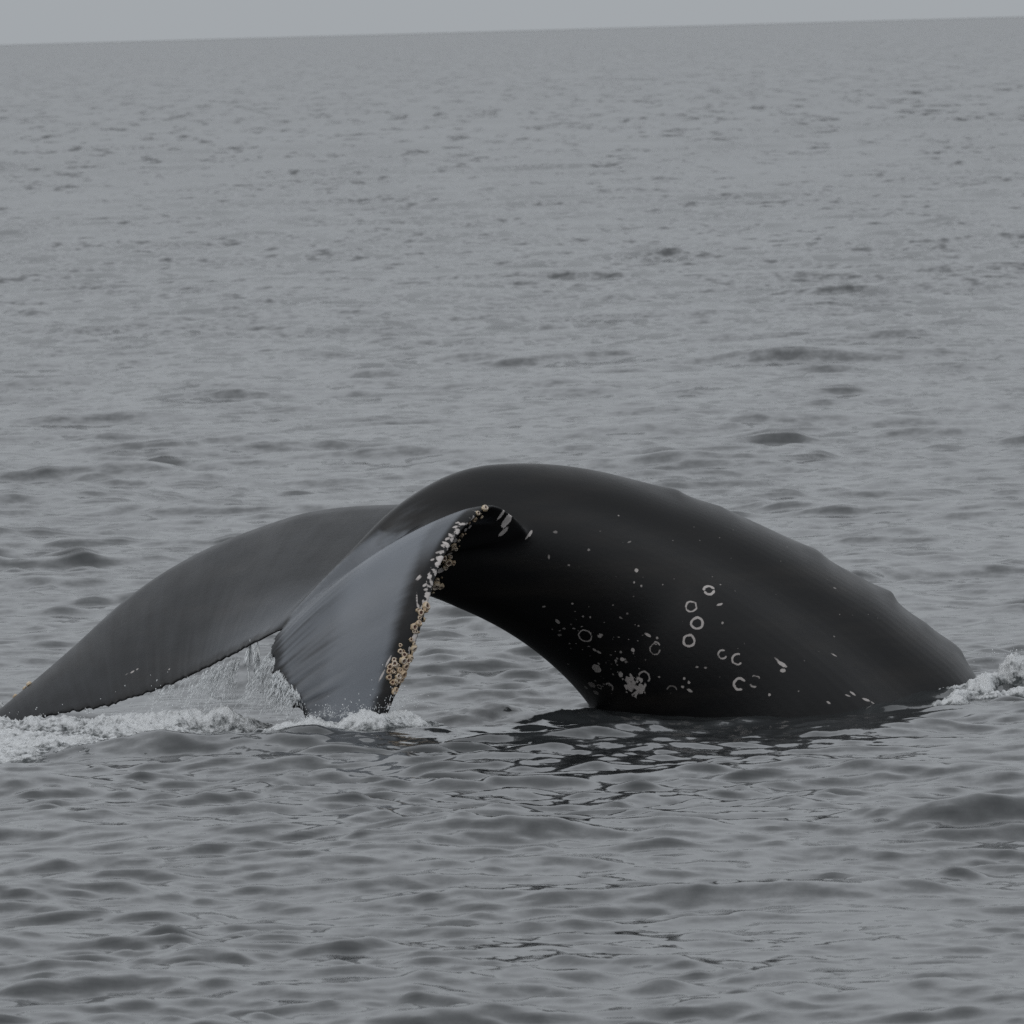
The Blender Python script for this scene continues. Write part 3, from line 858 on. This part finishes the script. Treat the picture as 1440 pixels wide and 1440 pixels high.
whale = bpy.data.objects.new('humpback_whale', None); COL.objects.link(whale)
whale['label'] = 'black humpback whale diving, tail stock arched above the water and flukes spread'
whale['category'] = 'whale'
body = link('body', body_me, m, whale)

# ------------------------------------------------------------------ barnacles
m, t, b = new_mat('barnacle_shell')
tn = attr_node(t, 'shell')
co = N(t, 'ShaderNodeTexCoord').outputs['Object']
rnd = N(t, 'ShaderNodeObjectInfo').outputs['Random']
ochre = mix_col(t, rnd, (0.27, 0.165, 0.08), (0.46, 0.35, 0.20))
ochre = mix_col(t, noise(t, 60, 3, co), ochre, (0.46, 0.38, 0.28))
rim = mix_col(t, rnd, (0.50, 0.37, 0.24), (0.62, 0.56, 0.49))
c = mix_col(t, math_node(t, 'MULTIPLY', tn, 2.0, True), (0.095, 0.030, 0.018), rim)
sc_ = math_node(t, 'SUBTRACT', math_node(t, 'MULTIPLY', tn, 2.0), 1.0, True)
t.links.new(mix_col(t, sc_, c, ochre), b.inputs['Base Color'])
setin(b, Roughness=0.5)
def barnacle_mesh(seed, depth):
    r_ = np.random.default_rng(seed); nA = 18
    th = np.linspace(0, 2*math.pi, nA, endpoint=False)
    prof = [(1.0, -0.25, 1.0), (0.98, 0.08, 1.0), (0.88, 0.35, 0.9), (0.74, 0.55, 0.7), (0.62, 0.60, 0.5), (0.50, 0.52, 0.45), (0.42, 0.30-depth, 0.12), (0.22, 0.22-depth, 0.0)]
    lob = 1+0.07*np.cos(6*th+r_.uniform(0, 6))+0.06*np.cos(3*th+r_.uniform(0, 6))+0.05*r_.normal(size=nA)
    vs_, tn_ = [], []
    for k, (r0, h, tt) in enumerate(prof):
        l = lob if k < 5 else 1+0.5*(lob-1)
        for a in range(nA):
            vs_.append((r0*l[a]*math.cos(th[a]), r0*l[a]*math.sin(th[a])*(0.9), h+0.05*r_.normal()*(k > 1))); tn_.append(tt)
    vs_.append((0, 0, 0.2-depth)); tn_.append(0)
    nb = len(prof)
    f = grid_faces(nb, nA, True)
    j = np.arange(nA); cap = np.stack([(nb-1)*nA+j, (nb-1)*nA+(j+1) % nA, np.full(nA, nb*nA)], -1)
    me = mesh_np('barnacle', vs_, [f, cap]); attr(me, 'shell', tn_)
    me.materials.append(m)
    return me
shells = [barnacle_mesh(i, dp) for i, dp in enumerate((0.15, 0.2, 0.05, 0.18, 0.1))]
br = np.random.default_rng(9)
extra = []
for x, y, z, r, kind in BARN:
    for q_ in range(int(br.integers(0, 3))):
        dv = br.normal(size=3)*np.array([.016, .016, .028]); extra.append((x+dv[0], y+dv[1], z+dv[2], r*br.uniform(.3, .62), kind))
for x, y, z, r, kind in BARN+extra:
    p, n_, _, _ = bvh.find_nearest(Vector((x, y, z)))
    o = bpy.data.objects.new('barnacle', shells[int(br.integers(0, 5))])
    COL.objects.link(o); o.parent = whale
    n_ = (n_+Vector(br.normal(size=3)*0.16)).normalized()
    q = n_.to_track_quat('Z', 'Y').to_matrix().to_4x4()
    s = r*br.uniform(0.72, 1.08)
    o.matrix_world = Matrix.Translation(p+n_*0.1*s) @ q @ Matrix.Rotation(br.uniform(0, 6.28), 4, 'Z') @ Matrix.Diagonal((s, s, s*br.uniform(0.8, 1.25), 1))

# ------------------------------------------------------------------ white water
m, t, b = new_mat('foam')
co = N(t, 'ShaderNodeTexCoord').outputs['Object']
setin(b, Roughness=0.35, IOR=1.33)
th_ = attr_node(t, 'froth')
nz = noise(t, 17, 6, co, 0.7)
k = math_node(t, 'ADD', th_, math_node(t, 'MULTIPLY', math_node(t, 'SUBTRACT', nz, 0.5), 2.6))
mr = N(t, 'ShaderNodeMapRange', interpolation_type='SMOOTHSTEP'); mr.inputs[1].default_value = 0.12; mr.inputs[2].default_value = 0.92
t.links.new(k, mr.inputs[0])
t.links.new(mix_col(t, mr.outputs[0], (0.045, 0.052, 0.054), (0.62, 0.635, 0.645)), b.inputs['Base Color'])
t.links.new(bump(t, noise(t, 60, 5, co, 0.65), 0.9, 0.02), b.inputs['Normal'])
FOAM = m
def foam_patch(blobs, seed, h0, cell=0.011, thr=0.22, label=''):
    """blobs: x, y, radius x, radius y, turn, height. A lumpy froth heap standing out of the sea"""
    B = np.array(blobs, float)
    x0, x1 = (B[:, 0]-1.7*B[:, 2:4].max(1)).min(), (B[:, 0]+1.7*B[:, 2:4].max(1)).max()
    y0, y1 = (B[:, 1]-1.7*B[:, 2:4].max(1)).min(), (B[:, 1]+1.7*B[:, 2:4].max(1)).max()
    gx = np.arange(x0, x1, cell); gy = np.arange(y0, y1, cell*1.4)
    X, Y = np.meshgrid(gx, gy); sh = X.shape; X, Y = X.ravel(), Y.ravel()
    M_ = np.zeros_like(X); Hh = np.zeros_like(X)
    wx = X+0.07*fbm(X*4, Y*4, 0, 3, seed); wy = Y+0.07*fbm(X*4, Y*4, 5.0, 3, seed+1)
    for bx, by, rx, ry, tu, hh in blobs:
        c_, s_ = math.cos(R(tu)), math.sin(R(tu))
        u, v = (wx-bx)*c_+(wy-by)*s_, -(wx-bx)*s_+(wy-by)*c_
        g_ = np.exp(-(u/rx)**2-(v/ry)**2)
        M_ = np.maximum(M_, g_); Hh = np.maximum(Hh, g_*hh)
    bil = 1-np.abs(perlin(X*13, Y*11, 0.3, seed+2))*1.6
    bil2 = 1-np.abs(perlin(X*31, Y*27, 0.7, seed+3))*1.6
    f3 = fbm(X*45, Y*45, 0.1, 2, seed+4)
    cov = M_*1.15-thr+0.42*fbm(X*5, Y*4, 2.0, 5, seed+5, 0.6)
    z = sea_height(X, Y, np.full_like(X, 0.03))+np.clip(cov, -0.5, 1)*h0+Hh*np.clip(cov*1.6, 0, 1)*(0.40+0.38*bil+0.30*bil2)+0.016*f3*np.clip(cov*3, 0, 1)-0.006
    fr = np.clip(cov*0.9+0.18+0.25*(bil-0.5), 0, 1)
    idx = np.arange(len(X)).reshape(sh)
    q = np.stack([idx[:-1, :-1], idx[:-1, 1:], idx[1:, 1:], idx[1:, :-1]], -1).reshape(-1, 4)
    q = q[(cov[q] > -0.06).any(1)]
    us = np.unique(q); rm_ = -np.ones(len(X), int); rm_[us] = np.arange(len(us))
    me = mesh_np('foam', np.stack([X, Y, z], -1)[us], [rm_[q]])
    attr(me, 'froth', fr[us])
    o = link('sea_foam', me, FOAM, kind='stuff', label=label, category='foam')
    return o
foam_patch([(-3.15, 0.35, .35, .25, 0, .06), (-2.70, 0.15, .40, .25, 0, .07), (-2.30, -0.05, .34, .25, 0, .08), (-1.96, -0.25, .26, .25, -10, .12),
            (-1.72, -0.40, .2, .2, 0, .12), (-2.2, -0.7, .45, .4, 0, .05), (-3.0, -1.1, .5, .6, 0, .05), (-2.65, -1.6, .5, .5, 0, .05),
            (-3.1, -2.1, .45, .45, 0, .04), (-3.35, -0.4, .35, .5, 0, .05)], 31, 0.03, label='white churned foam where the far fluke meets the water')
foam_patch([(-1.36, -1.02, .14, .12, 0, .03), (-1.15, -1.02, .24, .13, 8, .045), (-0.92, -0.99, .24, .14, 15, .055), (-0.68, -0.89, .2, .13, 30, .06)],
           47, 0.045, label='ragged white foam along the foot of the near fluke')
foam_patch([(2.98, 1.0, .18, .22, 0, .17), (3.3, .85, .35, .25, 0, .11), (2.78, .72, .09, .22, -25, .05), (2.62, .38, .07, .2, -30, .03), (2.95, .45, .22, .09, 10, .03)],
           53, 0.04, label='white foam breaking over the whale\'s submerging back')
foam_patch([(-3.2, 1.05, .22, .22, 0, .14)], 59, 0.05, label='small foam patch behind the far fluke tip')

# droplets and beads of spray: small stretched octahedra rounded once
_ico = None
def blob_mesh(pts, rad, stretch, name, mat, props, dirs=None):
    global _ico
    if _ico is None:
        bm = bmesh.new(); bmesh.ops.create_icosphere(bm, subdivisions=1, radius=1)
        _ico = (np.array([v.co[:] for v in bm.verts]), np.array([[v.index for v in f.verts] for f in bm.faces])); bm.free()
    iv, if_ = _ico
    n = len(pts)
    pts = np.asarray(pts); rad = np.asarray(rad); stretch = np.asarray(stretch)
    jit = 1+0.18*np.random.default_rng(3).normal(size=(n, len(iv), 1))
    v = iv[None]*jit*rad[:, None, None]
    if dirs is None:
        v[..., 2] *= stretch[:, None]
    else:
        dn = dirs/np.linalg.norm(dirs, axis=1)[:, None]
        al = (v*dn[:, None]).sum(-1, keepdims=True)
        v = v+al*dn[:, None]*(stretch-1)[:, None, None]
    v = v+pts[:, None]
    f = if_[None]+(np.arange(n)*len(iv))[:, None, None]
    me = mesh_np(name, v.reshape(-1, 3), [f.reshape(-1, 3)])
    return link(name, me, mat, **props)
m, t, b = new_mat('spray')
setin(b, Base_Color=(0.66, 0.68, 0.69, 1), Roughness=0.2, IOR=1.33)
SPRAY = m
def strands(top, bot, n, beads, seed, r0, r1, sag=0.02):
    g_ = np.random.default_rng(seed); A, Bq = spline(top, 60), spline(bot, 60)
    pts, rad, stv, dr = [], [], [], []
    cen = g_.uniform(0, 60, 9)
    for k in range(n):
        i = int(np.clip(g_.choice(cen)+g_.normal()*2.2, 0, 59)) if g_.random() < 0.75 else int(g_.integers(0, 60)); j = int(np.clip(i+g_.normal()*2.5, 0, 59))
        a, e = A[i], Bq[j]+g_.normal(size=3)*np.array([.03, .05, .0])
        L = g_.uniform(0.35, 1.0); e = e+g_.normal(size=3)*np.array([.03, .03, .02])
        for q in np.sort(g_.uniform(0.16, max(L, 0.3), beads)):
            p = a+(e-a)*q; p[2] += sag*4*q*(1-q); p = p+g_.normal(size=3)*0.006*(0.3+q)
            pts.append(p); rad.append(g_.uniform(r0, r1)*(0.6+0.6*g_.random())); stv.append(g_.uniform(4, 18)); dr.append(e-a+np.array([0, 0, -0.02])*q)
    return pts, rad, stv, dr
def burst(c, n, seed, sx, sy, sz, r0, r1):
    g_ = np.random.default_rng(seed)
    p = np.array(c)+g_.normal(size=(n, 3))*np.array([sx, sy, 0]); p[:, 2] = c[2]+np.abs(g_.normal(size=n))*sz
    return list(p), list(g_.uniform(r0, r1, n)*g_.random(n)**0.7+0.0015), list(g_.uniform(1, 1.8, n)), list(np.tile([0, 0, 1.0], (n, 1)))
def spray_object(name, label, sets):
    c = [sum((list(s[k]) for s in sets), []) for k in range(4)]
    blob_mesh(np.array(c[0]), np.array(c[1]), np.array(c[2]), name, SPRAY, dict(kind='stuff', label=label, category='spray'), np.array(c[3]))
spray_object('falling_water', 'thin strands of water pouring off the far fluke trailing edge', [
    strands([(-1.60, -.27, .43), (-1.70, -.2, .385), (-1.79, -.14, .34)], [(-1.70, -.35, .02), (-1.82, -.3, .02), (-1.98, -.25, .03)], 110, 16, 71, .0006, .0018),
    strands([(-1.79, -.14, .34), (-2.15, .10, .17)], [(-1.9, -.3, .03), (-2.2, 0, .03)], 60, 10, 72, .0006, .0016),
    strands([(-1.50, -.33, .49), (-1.56, -.3, .46)], [(-1.50, -.36, .2), (-1.55, -.33, .2)], 9, 14, 73, .002, .004, 0)])
spray_object('falling_water', 'lacy sheet of water sliding off the near fluke trailing edge', [
    strands([(-1.388, -.50, .48), (-1.384, -.57, .425), (-1.366, -.63, .355), (-1.33, -.69, .28), (-1.27, -.75, .19)], [(-1.62, -.62, .03), (-1.56, -.68, .04), (-1.48, -.74, .05), (-1.40, -.8, .06), (-1.30, -.85, .08)], 220, 18, 74, .0006, .0018)])
spray_object('water_spray', 'droplets thrown up around the foot of the near fluke', [
    strands([(-1.3, -.98, .03), (-1.0, -.99, .06), (-.66, -.88, .08)], [(-1.26, -1.0, .08), (-.98, -1.0, .14), (-.62, -.9, .19)], 130, 3, 79, .0004, .0013, 0),
    burst((-0.72, -.92, .10), 84, 81, .10, .06, .06, .0006, .003), burst((-0.95, -1.0, .07), 84, 82, .16, .06, .045, .0006, .003), burst((-1.25, -1.02, .05), 50, 83, .13, .06, .04, .0006, .003)])
spray_object('water_spray', 'droplets over the churned foam beside the far fluke', [
    burst((-1.95, -.2, .1), 100, 84, .22, .12, .08, .0006, .003), burst((-2.55, -.2, .04), 80, 85, .4, .2, .03, .0006, .003), burst((-2.9, -.7, .04), 60, 86, .35, .25, .03, .0006, .003)])
spray_object('water_spray', 'droplets over the foam on the submerging back', [
    burst((3.0, .95, .16), 70, 87, .14, .15, .05, .0006, .003), burst((3.2, .9, .12), 40, 88, .15, .15, .05, .0006, .003)])
